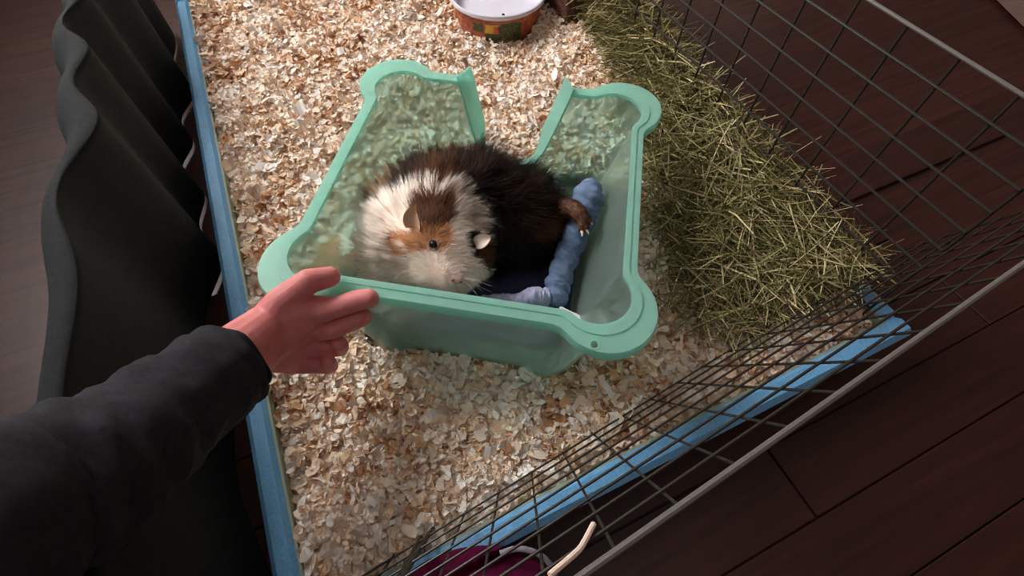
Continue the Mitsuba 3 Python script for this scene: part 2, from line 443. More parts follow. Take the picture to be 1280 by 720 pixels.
def flakes(n, seed, pts=None):
    r = np.random.default_rng(seed)
    u = r.uniform(U0 + .006, U1 - .006, n); v = r.uniform(.006, V1 - .006, n)
    P = CO + u[:, None] * CE + v[:, None] * CN
    P[:, 2] = bed_z(P[:, 0], P[:, 1]) + r.normal(.001, .0045, n) - .010 * np.clip((0.025 - v) / .025, 0, 1)
    # out of the camera's reach and under the tub there is no need for any
    d = P - CAM; Z = d @ FWD; X = 640 + F_PX * (d @ RIGHT) / Z; Y = 360 - F_PX * (d @ UP) / Z
    keep = (X > -260) & (X < 1540) & (Y > -160) & (Y < 900)
    foot = in_foot(P[:, 0], P[:, 1], foot_poly)
    keep &= ~(foot & (r.random(n) < .3))
    keep &= np.hypot(P[:, 0] - BOWL_C[0], P[:, 1] - BOWL_C[1]) > .070
    P, v = P[keep], v[keep]; foot = foot[keep]
    P[foot, 2] = np.minimum(P[foot, 2], -.006)
    n = len(P)
    L = r.gamma(5, .00145, n) + .0036; W = L * r.uniform(.35, .8, n)
    yaw = r.uniform(0, 2 * np.pi, n); tilt = np.abs(r.normal(0, .85, n)); tilt[foot] *= .15
    axis = np.stack([np.cos(yaw), np.sin(yaw), 0 * yaw], -1)
    az = r.uniform(0, 2 * np.pi, n)
    nn = np.stack([np.sin(tilt) * np.cos(az), np.sin(tilt) * np.sin(az), np.cos(tilt)], -1)
    ex = axis - (axis * nn).sum(1, keepdims=True) * nn
    ex /= np.linalg.norm(ex, axis=1, keepdims=True) + 1e-9
    ey = np.cross(nn, ex)
    curl = r.normal(0, 1.7, n); curl[foot] *= .2
    S = np.linspace(-.5, .5, 4)
    verts = []
    for k, s in enumerate(S):
        ang = curl * s
        cx = L * np.where(np.abs(curl) > 1e-3, np.sin(ang) / np.where(np.abs(curl) > 1e-3, curl, 1), s)
        cz = L * np.where(np.abs(curl) > 1e-3, (1 - np.cos(ang)) / np.where(np.abs(curl) > 1e-3, curl, 1), 0) * np.sign(1)
        w = W * (1 - 1.6 * s * s) * r.uniform(.75, 1.15, n)
        for sg_ in (-.5, .5):
            verts.append(P + ex * cx[:, None] + nn * (cz + .0007 * r.normal(0, 1, n))[:, None] + ey * (w * sg_ + .001 * r.normal(0, 1, n))[:, None])
    V = np.stack(verts, 1)
    pal = np.array([lin(247, 232, 216), lin(242, 219, 194), lin(232, 201, 168), lin(212, 168, 128), lin(178, 126, 88), lin(250, 243, 236)])
    clump = meshkit.fbm(np.stack([P[:, 0], P[:, 1], 0 * P[:, 0]], -1) * 26, 3, 11)
    wts = np.array([.30, .23, .12, .05, .02, .28])
    q = r.random(n) * .9 + (clump - .5) * .9 + .05
    q = np.clip(q, 0, .999)
    order = np.array([5, 0, 1, 2, 3, 4]); cum = np.cumsum(wts[order])
    C = pal[order[np.searchsorted(cum, q).clip(0, 5)]] * r.uniform(.82, 1.06, n)[:, None]
    base = np.arange(n)[:, None, None] * 8
    tri = []
    for k in range(3):
        a = 2 * k
        tri += [[a, a + 2, a + 3], [a, a + 3, a + 1]]
    Fc = (base + np.array(tri)[None]).reshape(-1, 3)
    return V.reshape(-1, 3), Fc, np.repeat(C, 8, 0)


fv, ff, fc = flakes(200000, 21)
obj('shavings', (fv, ff), 'm_flake', bedding, color=fc.clip(0, 1), kind='stuff')

# ------------------------------------------------------------------ guinea pig
def J(X, Y, z, r):
    return (at(X, Y, z), r)


B = [J(646, 270, .048, .040),   # 0 rump
     J(606, 256, .052, .045),   # 1 back
     J(552, 262, .056, .045),   # 2 shoulders
     J(515, 292, .058, .045),   # 3 neck ruff
     J(494, 318, .050, .039),   # 4 left shoulder
     J(543, 301, .078, .034),   # 5 crown
     J(556, 316, .074, .032),   # 6 mid face
     J(569, 342, .073, .021),   # 7 muzzle
     J(573, 353, .071, .0125),  # 8 nose
     J(527, 322, .060, .026),   # 9 left cheek
     J(590, 318, .060, .024),   # 10 right cheek
     J(640, 280, .042, .033),   # 11 haunch
     J(602, 282, .042, .038),   # 12 belly
     J(572, 342, .050, .015),   # 13 chin
     J(436, 336, .042, .021),   # 14 front leg left
     J(474, 326, .040, .030)]
LK = [(0, 1), (1, 2), (2, 3), (3, 4), (3, 5), (5, 6), (6, 7), (7, 8), (5, 9, 7), (5, 10, 7), (0, 11, 1), (1, 12, 2), (11, 12), (3, 9), (9, 13, 7), (10, 13, 7), (4, 15), (14, 15), (4, 9), (12, 3), (2, 5)]
pig_t = smooth_body(hull_chain(B, LK, 28), .0045, 22)
pz = pig_t.vertices
pz[:, 2] = np.maximum(pz[:, 2], .0105)
pig = thing('guinea_pig', 'white-faced guinea pig with an orange eye patch and long dark brown coat', 'guinea pig')


def surf(X, Y):
    """The point of the pig's skin nearest the camera on the ray of a pixel; only used to anchor features on the body."""
    d = nrm(FWD + (X - 640) / F_PX * RIGHT - (Y - 360) / F_PX * UP)
    w = pig_t.vertices - CAM
    s = w @ d
    off = np.linalg.norm(w - s[:, None] * d, axis=1)
    near = off < .004
    if not near.any():
        return pig_t.vertices[np.argmin(off)]
    idx = np.where(near)[0]
    return pig_t.vertices[idx[np.argmin(s[idx])]]


# coat patches: seeds on the skin with a coat number; every hair takes the coat of the nearest seed
COAT = [lin(250, 236, 224), lin(40, 25, 19), lin(24, 17, 16), lin(204, 146, 102), lin(82, 52, 34), lin(236, 216, 206), lin(140, 112, 88)]
# white, dark brown, near black, orange, mid brown, pinkish white, tan
SEEDS = [(0, [(450, 300), (470, 290), (490, 275), (505, 285), (470, 320), (490, 320), (505, 310), (510, 340), (480, 345), (530, 240), (555, 238), (580, 248), (595, 265), (603, 285), (500, 255), (515, 248), (480, 270), (575, 300), (570, 285), (580, 315), (530, 325), (545, 325), (515, 355), (535, 350), (555, 360), (500, 330), (590, 345), (600, 350), (606, 360), (560, 330), (566, 300), (568, 290), (574, 272), (573, 262), (562, 310), (552, 316), (512, 330), (525, 335), (600, 335)]),
         (5, [(574, 350), (567, 343), (580, 355), (562, 350)]),
         (3, [(515, 300), (522, 308), (530, 300), (540, 292), (545, 305), (552, 292), (512, 310), (506, 316), (528, 290), (520, 290), (550, 303), (506, 296), (502, 315)]),
         (4, [(530, 270), (545, 265), (556, 260), (536, 278), (562, 268), (552, 275)]),
         (1, [(540, 205), (560, 210), (600, 215), (580, 225), (520, 225), (620, 240), (650, 250), (640, 270), (660, 260), (510, 235), (690, 262), (680, 250), (700, 265)]),
         (2, [(620, 205), (635, 205), (650, 215), (615, 290), (625, 310), (620, 270), (640, 300), (600, 235), (625, 330), (660, 300), (670, 220), (586, 298), (592, 306), (655, 320), (640, 330)]),
         (6, [(488, 232), (478, 246), (484, 238), (494, 232)]),
         (3, [(430, 332), (438, 342), (440, 328), (446, 340), (434, 340), (444, 348)]),
         (4, [(690, 285), (670, 285), (604, 322), (560, 200), (545, 230), (530, 232)])]
sp, sc_ = [], []
for c, px in SEEDS:
    for X, Y in px:
        sp.append(surf(X, Y)); sc_.append(c)
sp, sc_ = np.array(sp), np.array(sc_)
from scipy.spatial import cKDTree
tree_ = cKDTree(sp)


def coat(p, jitter):
    return sc_[tree_.query(p + jitter)[1]]


body_c = coat(pz, rng.normal(0, .001, pz.shape))
obj('body', pig_t, 'm_fur', pig, smooth=True, color=np.array(COAT)[body_c])


def strands(P, N, D, L, W, C, lift, bend, seg=3, r=rng, Q=None):
    """Tapering ribbons from P: starting between N and the lie D, bending to D and drooping; shaded with the skin's normal."""
    n = len(P)
    V, NN = [], []
    d0 = D * (1 - lift[:, None]) + N * lift[:, None]
    d0 /= np.linalg.norm(d0, axis=1, keepdims=True)
    p = P.copy(); d = d0
    step = (L / seg)[:, None]
    for k in range(seg + 1):
        side = np.cross(d, N) + 1e-6
        side /= np.linalg.norm(side, axis=1, keepdims=True)
        w = (W * (1 - (k / seg) ** 1.5) * .5)[:, None]
        p0 = p
        if Q is not None:
            p = p + Q * (k / seg) ** 1.3
        if k < seg:
            V += [p - side * w, p + side * w]; NN += [N, N]
        else:
            V += [p]; NN += [N]
        p = p0 + d * step
        d = d + D * bend[:, None] / seg + np.array([0, 0, -.10]) / seg
        d /= np.linalg.norm(d, axis=1, keepdims=True)
    V, NN = np.stack(V, 1), np.stack(NN, 1)
    m = V.shape[1]; tri = []
    for k in range(seg - 1):
        a = 2 * k
        tri += [[a, a + 1, a + 3], [a, a + 3, a + 2]]
    tri.append([m - 3, m - 2, m - 1])
    Fc = (np.arange(n)[:, None, None] * m + np.array(tri)[None]).reshape(-1, 3)
    NN = NN + r.normal(0, .22, (n, 1, 3))
    NN /= np.linalg.norm(NN, axis=-1, keepdims=True)
    return V.reshape(-1, 3), Fc, np.repeat(C, m, 0), NN.reshape(-1, 3)


def grow_fur(n):
    r = np.random.default_rng(5)
    P, fi = trimesh.sample.sample_surface(pig_t, n, seed=5)
    P = np.array(P)
    N = pig_t.vertex_normals[pig_t.faces[fi]].mean(1); N /= np.linalg.norm(N, axis=1, keepdims=True)
    ok = (P[:, 2] > .013) & ((N @ -FWD) > -.55)
    P, N = P[ok], N[ok]; n = len(P)
    c = coat(P, r.normal(0, .0014, P.shape))
    nose, crown, rump, neck = B[8][0], B[5][0], B[0][0], B[3][0]
    head_d = np.linalg.norm(P - B[6][0], axis=1)
    face = np.clip(1 - np.minimum(np.linalg.norm(P - B[7][0], axis=1) / .064, np.linalg.norm(P - B[6][0], axis=1) / .060), 0, 1) ** .6
    # the lie of the coat: away from the nose on head and ruff, towards the rump on the body, with whorls
    away = P - nose; away /= np.linalg.norm(away, axis=1, keepdims=True)
    tor = nrm(rump - B[2][0]) * .8 + np.array([0, .1, -.15])
    wb = np.clip((P @ TU - (B[2][0] @ TU)) / .05, 0, 1)[:, None]
    D = away * (1 - wb) + tor * wb
    swirl = np.stack([meshkit.noise(P * 28, s) - .5 for s in (1, 2, 3)], -1) * 1.2 + np.stack([meshkit.noise(P * 130, s) - .5 for s in (4, 5, 6)], -1) * .9
    D = D + swirl * (1 - face[:, None] * .8) + r.normal(0, .14, P.shape)
    D = D - (D * N).sum(1, keepdims=True) * N
    D /= np.linalg.norm(D, axis=1, keepdims=True) + 1e-9
    L = (.020 * (1 - face) + .0042 * face) * r.uniform(.6, 1.25, n)
    dk = np.isin(c, [1, 2, 4, 6]) & (face < .35)
    L = np.where(dk, L * 1.35, L)
    lift = np.clip(.55 - .30 * face + r.normal(0, .13, n) + (meshkit.noise(P * 90, 9) - .5) * .5 + .12 * dk, .08, .95)
    W = np.where(face > .4, .00055, .00085) * r.uniform(.6, 1.3, n) * np.where(r.random(n) < .12, 1.9, 1)
    C = np.array(COAT)[c] * np.where(c == 0, r.uniform(.78, 1.12, n), r.uniform(.6, 1.35, n))[:, None]
    grey = r.random(n) < .05
    C[grey & np.isin(c, [1, 2])] = COAT[4]
    cl = np.array(trimesh.sample.sample_surface(pig_t, 2600, seed=8)[0])       # tufts: hairs lean together towards their tips
    near = cl[cKDTree(cl).query(P)[1]]
    Q = (near - P) * (.62 * (1 - face) ** 1.5)[:, None]
    kk = cKDTree(cl).query(P)[1]
    L = L * (1 + (r.uniform(-.28, .3, len(cl))[kk]) * (1 - face))
    lift = np.clip(lift + r.normal(0, .12, len(cl))[kk] * (1 - face), .05, .95)
    C = C * (1 + (r.uniform(-.18, .18, len(cl))[kk] * (1 - face))[:, None])
    ears = np.minimum(np.linalg.norm(P - EAR_L, axis=1), np.linalg.norm(P - EAR_R, axis=1))
    L = L * np.clip(ears / .016, .25, 1)
    return strands(P, N, D, L, W, C.clip(0, 1), lift, r.uniform(.2, .7, n), 3, r, Q)


EAR_L, EAR_R = surf(517, 283), surf(596, 303)
hv, hf, hc_, hn = grow_fur(130000)
obj('fur', (hv, hf), 'm_fur', pig, color=hc_, normals=hn, kind='stuff')

HEADF = nrm(B[8][0] - B[5][0])                      # the way the face looks
# eyes
def ball(p, r, sub=3, scale=(1, 1, 1)):
    s = trimesh.creation.icosphere(subdivisions=sub, radius=r)
    s.apply_scale(scale); s.apply_translation(p)
    return s


for X, Y, off in ((537.5, 306, .0005), (597, 314, -.002)):
    p = surf(X, Y); nn = nrm(p - (B[6][0] * .6 + B[5][0] * .4))
    e = obj('eye', ball(p + nn * off, .0047), 'm_eye', pig, smooth=True, label='round dark glossy eye')
    tor_ = trimesh.creation.torus(.0048, .0012, 24, 10)
    ez = nn; ex_ = nrm(np.cross(ez, [0, 0, 1.])); ey_ = np.cross(ez, ex_)
    tor_.apply_transform(frame_mat(p + nn * (off + .0012), ex_, ey_, ez))
    obj('eyelid', tor_, 'm_pinkskin' if False else 'm_lid', e, smooth=True)
scene['m_lid'] = plastic((150, 118, 104), 0.6)


def ear_mesh(p, up, out, L, W):
    """A petal-shaped, cupped ear."""
    up, out = nrm(up), nrm(out); side = np.cross(up, out)
    vs, fs = [], []
    nu, nv = 9, 9
    for a in range(nu):
        t = a / (nu - 1)
        hw = W * (math.sin(math.pi * min(1, .18 + t * .82)) ** .7) * (1 - .25 * t) + .0006
        for b in range(nv):
            s = -1 + 2 * b / (nv - 1)
            vs.append(p + up * L * t + side * hw * s + out * (.35 * W * s * s - .25 * L * t * t))
    for a in range(nu - 1):
        for b in range(nv - 1):
            q = a * nv + b
            fs += [[q, q + 1, q + nv + 1], [q, q + nv + 1, q + nv]]
    m = trimesh.Trimesh(np.array(vs), np.array(fs), process=False)
    back = m.copy(); back.vertices = back.vertices - m.vertex_normals * .0009
    back.faces = back.faces[:, ::-1]
    return trimesh.util.concatenate([m, back])


scene['m_ear_tan'] = plastic((216, 178, 148), 0.7)
scene['m_ear_white'] = plastic((226, 206, 194), 0.7)
pe = EAR_L
obj('ear', ear_mesh(pe, at(513, 250, .146) - pe, np.array([-.35, -.7, .25]), .029, .0105), 'm_ear_tan', pig, smooth=True, label='tan upright ear')
pe = EAR_R
obj('ear', ear_mesh(pe, at(614, 296, .10) - pe, np.array([0, -.5, .8]), .021, .0085), 'm_ear_white', pig, smooth=True, label='small pale drooping ear')
# nose
pn = surf(572.5, 353)
nose = obj('nose', ball(pn - HEADF * .0025, .0066, 3, (1.15, .9, .8)), 'm_pinkskin', pig, smooth=True, label='pink nose')
for X, Y in ((568.5, 354), (577, 355)):
    p_ = surf(X, Y)
    obj('nostril', ball(p_ + (CAM - p_) * .004 / np.linalg.norm(CAM - p_), .0014, 2, (1.2, .8, 1)), 'm_nostril', nose, smooth=True)
scene['m_nostril'] = plastic((120, 62, 58), 0.5)
wh = []
for k in range(16):
    s = 1 if k % 2 else -1
    p_ = surf(572 + s * random.uniform(8, 16), 348 + random.uniform(-5, 6))
    d_ = np.array([s * random.uniform(.5, 1), random.uniform(-.7, .1), random.uniform(-.2, .5)])
    L_ = random.uniform(.018, .03)
    wh.append(tube([p_ + nrm(d_) * L_ * t - np.array([0, 0, .006]) * t * t for t in np.linspace(0, 1, 5)], np.linspace(.00022, .00006, 5), 4))
scene['m_whisker'] = plastic((230, 222, 214), 0.5)
obj('whiskers', trimesh.util.concatenate(wh), 'm_whisker', pig, label='pale whiskers', kind='stuff')
# hind foot stretched out over the bed's edge
FB = [J(690, 266, .060, .015), J(704, 260, .076, .0120), J(717, 261, .088, .0098), J(725, 268, .090, .0085), J(729, 275, .089, .0068),
      J(733, 272, .088, .0038), J(736, 277, .087, .0030), J(730, 280, .088, .0040), J(732, 285, .087, .0030), J(726, 282, .088, .0036), J(727, 287, .086, .0029)]
foot_t = smooth_body(hull_chain(FB, [(0, 1), (1, 2), (2, 3), (3, 4), (4, 5), (5, 6), (4, 7), (7, 8), (4, 9), (9, 10)], 16), .002, 8)
foot = obj('hind_leg', foot_t, 'm_legfur', pig, smooth=True, label='dark brown hind leg')
scene['m_legfur'] = plastic(mikit.proc(lambda p, n, uv: mix(lin(64, 40, 28), lin(132, 88, 58), smoothstep(.3, .7, fbm(p.x * 300, p.y * 300, p.z * 300)))), 0.7)
for i_, (tip, d) in enumerate(((6, (741, 281)), (8, (736, 293)), (10, (728, 296)))):
    a_ = FB[tip][0]; b_ = at(*d, .084)
    obj('claw', tube([a_, a_ * .5 + b_ * .5 + np.array([0, 0, .001]), b_], [.0022, .0016, .0004], 8), 'm_claw', foot, smooth=40, label='pale claw')
Pf, fi_ = trimesh.sample.sample_surface(foot_t, 5000, seed=3)
Pf = np.array(Pf); Nf = foot_t.face_normals[fi_]
Df = nrm(FB[4][0] - FB[1][0]) + rng.normal(0, .15, Pf.shape); Df -= (Df * Nf).sum(1, keepdims=True) * Nf
Df /= np.linalg.norm(Df, axis=1, keepdims=True)
cf = np.array(COAT)[np.where(rng.random(len(Pf)) < .35 + .5 * ((Pf - FB[2][0]) @ nrm(FB[4][0] - FB[1][0]) > .006), 4, 1)] * rng.uniform(.8, 1.25, len(Pf))[:, None]
a_, b_, c_, d_ = strands(Pf, Nf, Df, rng.uniform(.002, .0045, len(Pf)), np.full(len(Pf), .0005), cf, np.full(len(Pf), .2), np.full(len(Pf), .3), 3)
obj('leg_fur', (a_, b_), 'm_fur', foot, color=c_, normals=d_, kind='stuff')

# ------------------------------------------------------------------ pet bed in the tub: padded bottom and puckered side rolls
bed = thing('pet_bed', 'soft blue-grey pet bed with puckered padded sides, under the guinea pig in the tub', 'pet bed')


def pad_mesh(poly, z0, z1):
    nx = 60
    x0, y0, x1, y1 = poly.bounds
    m = trimesh.creation.extrude_polygon(poly.buffer(-.008).buffer(.008, 12), z1 - z0, engine='earcut')
    m.apply_translation([0, 0, z0])
    m = m.subdivide_to_size(.008)
    v = m.vertices; top = v[:, 2] > (z0 + z1) / 2
    e = np.array([poly.exterior.distance(sg.Point(a)) for a in v[:, :2]])
    v[:, 2] += np.where(top, .004 * np.clip(e / .015, 0, 1) + .002 * meshkit.fbm(v * 60, 2, 4) - .003, 0)
    return m


pp = sg.Polygon([at(X, Y, .01)[:2] for X, Y in ((505, 405), (690, 432), (712, 395), (728, 275), (700, 240), (520, 235))])
obj('pad', pad_mesh(pp, .0035, .012), 'm_navy', bed, smooth=40, label='dark navy bottom pad')


def roll(pts, radii, squash, n=110, sides=36, pucker=9, seed=1, amp=.22, wrinkle=.16):
    """A stuffed fabric roll along pts, pinched at its stitches."""
    P = spline(pts, n); s = np.linspace(0, 1, n)
    r = np.interp(s, np.linspace(0, 1, len(radii)), radii)
    t = np.gradient(P, axis=0); t /= np.linalg.norm(t, axis=1, keepdims=True)
    side = np.cross(t, [0, 0, 1.]); side /= np.linalg.norm(side, axis=1, keepdims=True); up = np.cross(side, t)
    vs = []
    endr = np.clip(np.minimum(s, 1 - s) / .05, 0.02, 1) ** .5
    for k in range(n):
        for a in range(sides):
            th = 2 * np.pi * a / sides
            q = P[k] + 0
            pin = 1 - amp * (0.5 + .5 * math.cos(2 * math.pi * pucker * s[k] + 1.4 * math.sin(th + seed) + 3 * meshkit.noise(np.array([s[k] * 5, seed, 0.])))) ** 2.5
            rr = r[k] * pin * endr[k] * (1 + .16 * (meshkit.noise(np.array([s[k] * 22, math.cos(th) * 2 + 5, math.sin(th) * 2 + seed])) - .5) + wrinkle * (meshkit.noise(np.array([s[k] * 70 + 3 * math.cos(th + seed), math.cos(th) * 3 + 9, math.sin(th) * 3 + seed])) - .5))
            vs.append(q + side[k] * math.cos(th) * rr * squash + up[k] * math.sin(th) * rr)
    i, j = np.meshgrid(np.arange(n - 1), np.arange(sides), indexing='ij')
    q = np.stack([i * sides + j, i * sides + (j + 1) % sides, (i + 1) * sides + (j + 1) % sides, (i + 1) * sides + j], -1).reshape(-1, 4)
    m = trimesh.Trimesh(np.array(vs), np.vstack([q[:, [0, 1, 2]], q[:, [0, 2, 3]]]), process=False)
    trimesh.repair.fix_normals(m)
    return m


side_pts = [at(739, 228, .084), at(734, 250, .080), at(724, 284, .062), at(708, 322, .044), at(698, 355, .034), at(694, 384, .032)]
obj('side_roll', roll(side_pts, [.012, .022, .0175, .0172, .0175, .0145], .85, pucker=9, seed=2, amp=.16), 'm_denim', bed, smooth=True, label='light denim-blue puckered side')
front_pts = [at(600, 376, .030), at(620, 378, .032), at(645, 377, .034), at(668, 374, .036), at(688, 372, .034)]
obj('side_roll', roll(front_pts, [.009, .0105, .0115, .0155, .013], .8, pucker=3, seed=5, amp=.16), 'm_lavender', bed, smooth=True, label='pale lavender front side')
back_pts = [at(700, 236, .016), at(650, 218, .016), at(590, 212, .016), at(530, 225, .016)]
obj('side_roll', roll(back_pts, [.009, .011, .011, .009], .9, pucker=6, seed=7), 'm_denim', bed, smooth=True)

# scrap of tissue against the tub's front wall
def sheet(corners, n=12, amp=.002, seed=3, thick=.0008):
    a, b, c, d = [np.asarray(q, float) for q in corners]
    g = np.linspace(0, 1, n)
    S, R_ = np.meshgrid(g, g, indexing='ij')
    P = (1 - S)[..., None] * ((1 - R_)[..., None] * a + R_[..., None] * d) + S[..., None] * ((1 - R_)[..., None] * b + R_[..., None] * c)
    nn = nrm(np.cross(b - a, d - a))
    P = P + nn * ((meshkit.fbm(P * 90, 3, seed) - .5) * 2 * amp)[..., None]
    i, j = np.meshgrid(np.arange(n - 1), np.arange(n - 1), indexing='ij')
    q = np.stack([i * n + j, (i + 1) * n + j, (i + 1) * n + j + 1, i * n + j + 1], -1).reshape(-1, 4)
    v = P.reshape(-1, 3)
    f = np.vstack([q[:, [0, 1, 2]], q[:, [0, 2, 3]]])
    v2 = np.vstack([v, v - nn * thick]); f2 = np.vstack([f, f[:, ::-1] + len(v)])
    edge = [k for k in range(n)] + [k * n + n - 1 for k in range(1, n)] + [(n - 1) * n + k for k in range(n - 2, -1, -1)] + [k * n for k in range(n - 2, 0, -1)]
    e = []
    for k in range(len(edge)):
        a_, b_ = edge[k], edge[(k + 1) % len(edge)]
        e += [[a_, b_ + len(v), b_], [a_, a_ + len(v), b_ + len(v)]]
    return trimesh.Trimesh(v2, np.vstack([f2, e]), process=False)


obj('tissue_scrap', sheet([at(694, 396, .055), at(748, 421, .055), at(738, 401, .036), at(700, 383, .036)], seed=5), 'm_tissue', smooth=40,
    label='crumpled white tissue scrap beside the blue bed, inside the tub front', cat='tissue')

# ------------------------------------------------------------------ wire panels
def panel_wires(key, o, ex, up, width, height, du, dv, r=.0009, mat='m_wire', top_r=.0017, skip_u=0):
    """Every wire of a cage panel as a part: rods along ex, wires along up."""
    nv = int(round(height / dv))
    for k in range(nv + 1):
        p = o + up * k * dv
        R_ = top_r if k == nv else r
        obj('top_rod' if k == nv else 'wire', tube([p, p + ex * width], R_, 8), ('m_wire_grey' if k == nv else mat), key, smooth=40, label='thick grey top rod' if k == nv else None)
    nu = int(width / du)
    off = np.cross(ex, up) * r * 1.8
    for k in range(nu + 1):
        p = o + ex * (skip_u + k * du) + off
        obj('upright', tube([p, p + up * height], r, 8), mat, key, smooth=40)


fa, fb = at(470, 715, .0), at(842, 485, .0)
fe = nrm(fb - fa)
fup = nrm(np.array([-.017, -.38, .942]))      # a little racked
fp = thing('wire_panel', 'dark wire front panel of the cage leaning out over the blue rim', 'wire panel')
f0 = at(582, 633, 0) - fe * .105
panel_wires(fp, f0, fe, fup, .66, .275, .0345, .0275, skip_u=.002)
# hinge clip where the panel ends
hp = at(535, 655, .02)
pA, pB = f0 + fe * .068 + fup * .01, f0 + fe * .068 + fup * .19
cl = [tube(spline([pA + fe * dx, pA * .6 + pB * .4 + fe * dx * .3 - fup * 0, pB + fe * dx], 10), .0020, 8) for dx in (-.006, .006)]
obj('hinge_clip', trimesh.util.concatenate(cl), 'm_wire', fp, smooth=40, label='doubled dark wire hinge')

ra, rb = cage(U1 - .012, .03, .0), cage(U1 - .012, V1 - .012, .0)
re_ = nrm(rb - ra)
ra2, rb2 = at(843, 77, .03), at(791, 0, .03)

# the right panel, behind the hay
rp = thing('wire_panel', 'dark wire side panel standing behind the hay pile', 'wire panel')
re2 = CN
r0 = cage(U1 - .012, .02)
panel_wires(rp, r0, re2, np.array([0, 0, 1.]), .98, .26, .05, .026, r=.0014)

# ------------------------------------------------------------------ hay pile along the right side
def hay(n, seed):
    r = np.random.default_rng(seed)
    t = r.random(n) ** 1.0
    bpt = np.array([at(X, Y, .03) for X, Y in ((1000, 480), (905, 430), (838, 385), (812, 220), (792, 110), (775, 30), (765, -30))]) - CO
    bu, bv = bpt @ CE, bpt @ CN
    v = np.interp(t, [0, 1], [.05, V1 - .02])
    room = U1 + .010 - np.interp(v, bv, bu)
    w = (1 - r.beta(1.25, 1.6, n)) * 1.0
    u = U1 + .010 - room * (1 - w) * 1.02 + r.normal(0, .004, n)
    P = CO + u[:, None] * CE + v[:, None] * CN
    hgt = .02 + .085 * np.clip(w * 1.3, 0, 1) * (.5 + .5 * t)
    P[:, 2] = r.uniform(0, 1, n) ** .6 * hgt + .008
    yaw = r.uniform(0, np.pi, n); pit = r.normal(0, .38, n)
    d = np.stack([np.cos(yaw) * np.cos(pit), np.sin(yaw) * np.cos(pit), np.sin(pit)], -1)
    L = r.uniform(.03, .10, n) * (1 + .6 * t); wd = r.uniform(.0008, .0024, n) * (1 + .5 * t)
    q = np.abs(d[:, 2]) * L / 2
    P[:, 2] = np.maximum(P[:, 2], .006 + q * .6)
    side = np.cross(d, r.normal(0, 1, (n, 3))); side /= np.linalg.norm(side, axis=1, keepdims=True)
    bow = np.cross(side, d) * (r.normal(0, .1, n) * L)[:, None]
    V = []
    for s in (-.5, -.17, .17, .5):
        c = P + d * (L * s)[:, None] + bow * (s * s * 4 - .5)
        ww = (wd * (1 - abs(s) * .9) * .5)[:, None]
        V += [c - side * ww, c + side * ww]
    V = np.stack(V, 1)
    tri = []
    for k in range(3):
        a = 2 * k; tri += [[a, a + 1, a + 3], [a, a + 3, a + 2]]
    Fc = (np.arange(n)[:, None, None] * 8 + np.array(tri)[None]).reshape(-1, 3)
    pal = np.array([lin(150, 144, 96), lin(124, 120, 74), lin(188, 172, 128), lin(96, 92, 58), lin(206, 190, 150), lin(110, 84, 56)])
    C = pal[r.choice(6, n, p=[.26, .26, .16, .17, .07, .08])] * r.uniform(.8, 1.15, n)[:, None]
    return V.reshape(-1, 3), Fc, np.repeat(C, 8, 0)


a_, b_, c_ = hay(15000, 9)
obj('hay_pile', (a_, b_), 'm_hay', color=c_, label='loose pile of greenish dried hay along the wire side panel', cat='hay', kind='stuff')

# ------------------------------------------------------------------ food bowl
bc = at(622, -10, .052)
BR = .083


def lathe(prof, n=72):
    m = trimesh.creation.revolve(np.array(prof), sections=n)
    return m


bowl = thing('food_bowl', 'round white-lined plastic bowl with a red, yellow and green printed side', 'bowl')
prof = [(0, -.012), (BR * .80, -.012), (BR * .82, -.010), (BR * .93, .047), (BR * .99, .048), (BR * 1.01, .051), (BR * 1.0, .0545), (BR * .96, .055), (BR * .93, .053), (BR * .89, .040), (BR * .84, .034), (0, .033)]
bm = lathe(prof); bm.apply_translation([bc[0], bc[1], 0])
obj('body', bm, 'm_bowl', bowl, smooth=35, label='white glossy lining and rolled rim')


def print_fn(p, n, uv):
    ang = dr.atan2(p.x - float(bc[0]), -(p.y - float(bc[1])))
    h = p.z
    wob = noise(ang * 9, h * 160) - .5
    c = mix(lin(140, 52, 36), lin(168, 100, 62), noise(ang * 14, h * 220))
    yellow = smoothstep(-.30, -.26, ang + wob * .06) * (1 - smoothstep(-.02, .02, ang + wob * .06)) * (1 - smoothstep(.036, .038, h)) * smoothstep(.02, .022, h)
    c = mix(c, lin(206, 168, 48), yellow)
    red = smoothstep(-.10, -.07, ang) * (1 - smoothstep(.03, .06, ang)) * (1 - smoothstep(.034, .036, h))
    c = mix(c, lin(178, 50, 36), red * .8)
    g1 = smoothstep(.02, .05, ang + wob * .1) * (1 - smoothstep(.55, .6, ang)) * (1 - smoothstep(.036, .04, h + wob * .006))
    g2 = smoothstep(-.62, -.58, ang + wob * .1) * (1 - smoothstep(-.34, -.30, ang)) * (1 - smoothstep(.035, .038, h + wob * .006)) * smoothstep(.02, .022, h)
    g3 = smoothstep(-.30, -.27, ang) * (1 - smoothstep(.02, .05, ang)) * (1 - smoothstep(.020, .0215, h))
    leaf = noise(ang * 40, h * 500)
    c = mix(c, mix(lin(38, 46, 24), lin(84, 92, 44), leaf), dr.minimum(g1 + g2 + g3, 1))
    low = (1 - smoothstep(.006, .010, h))
    return mix(c, lin(120, 78, 48), low * .6)


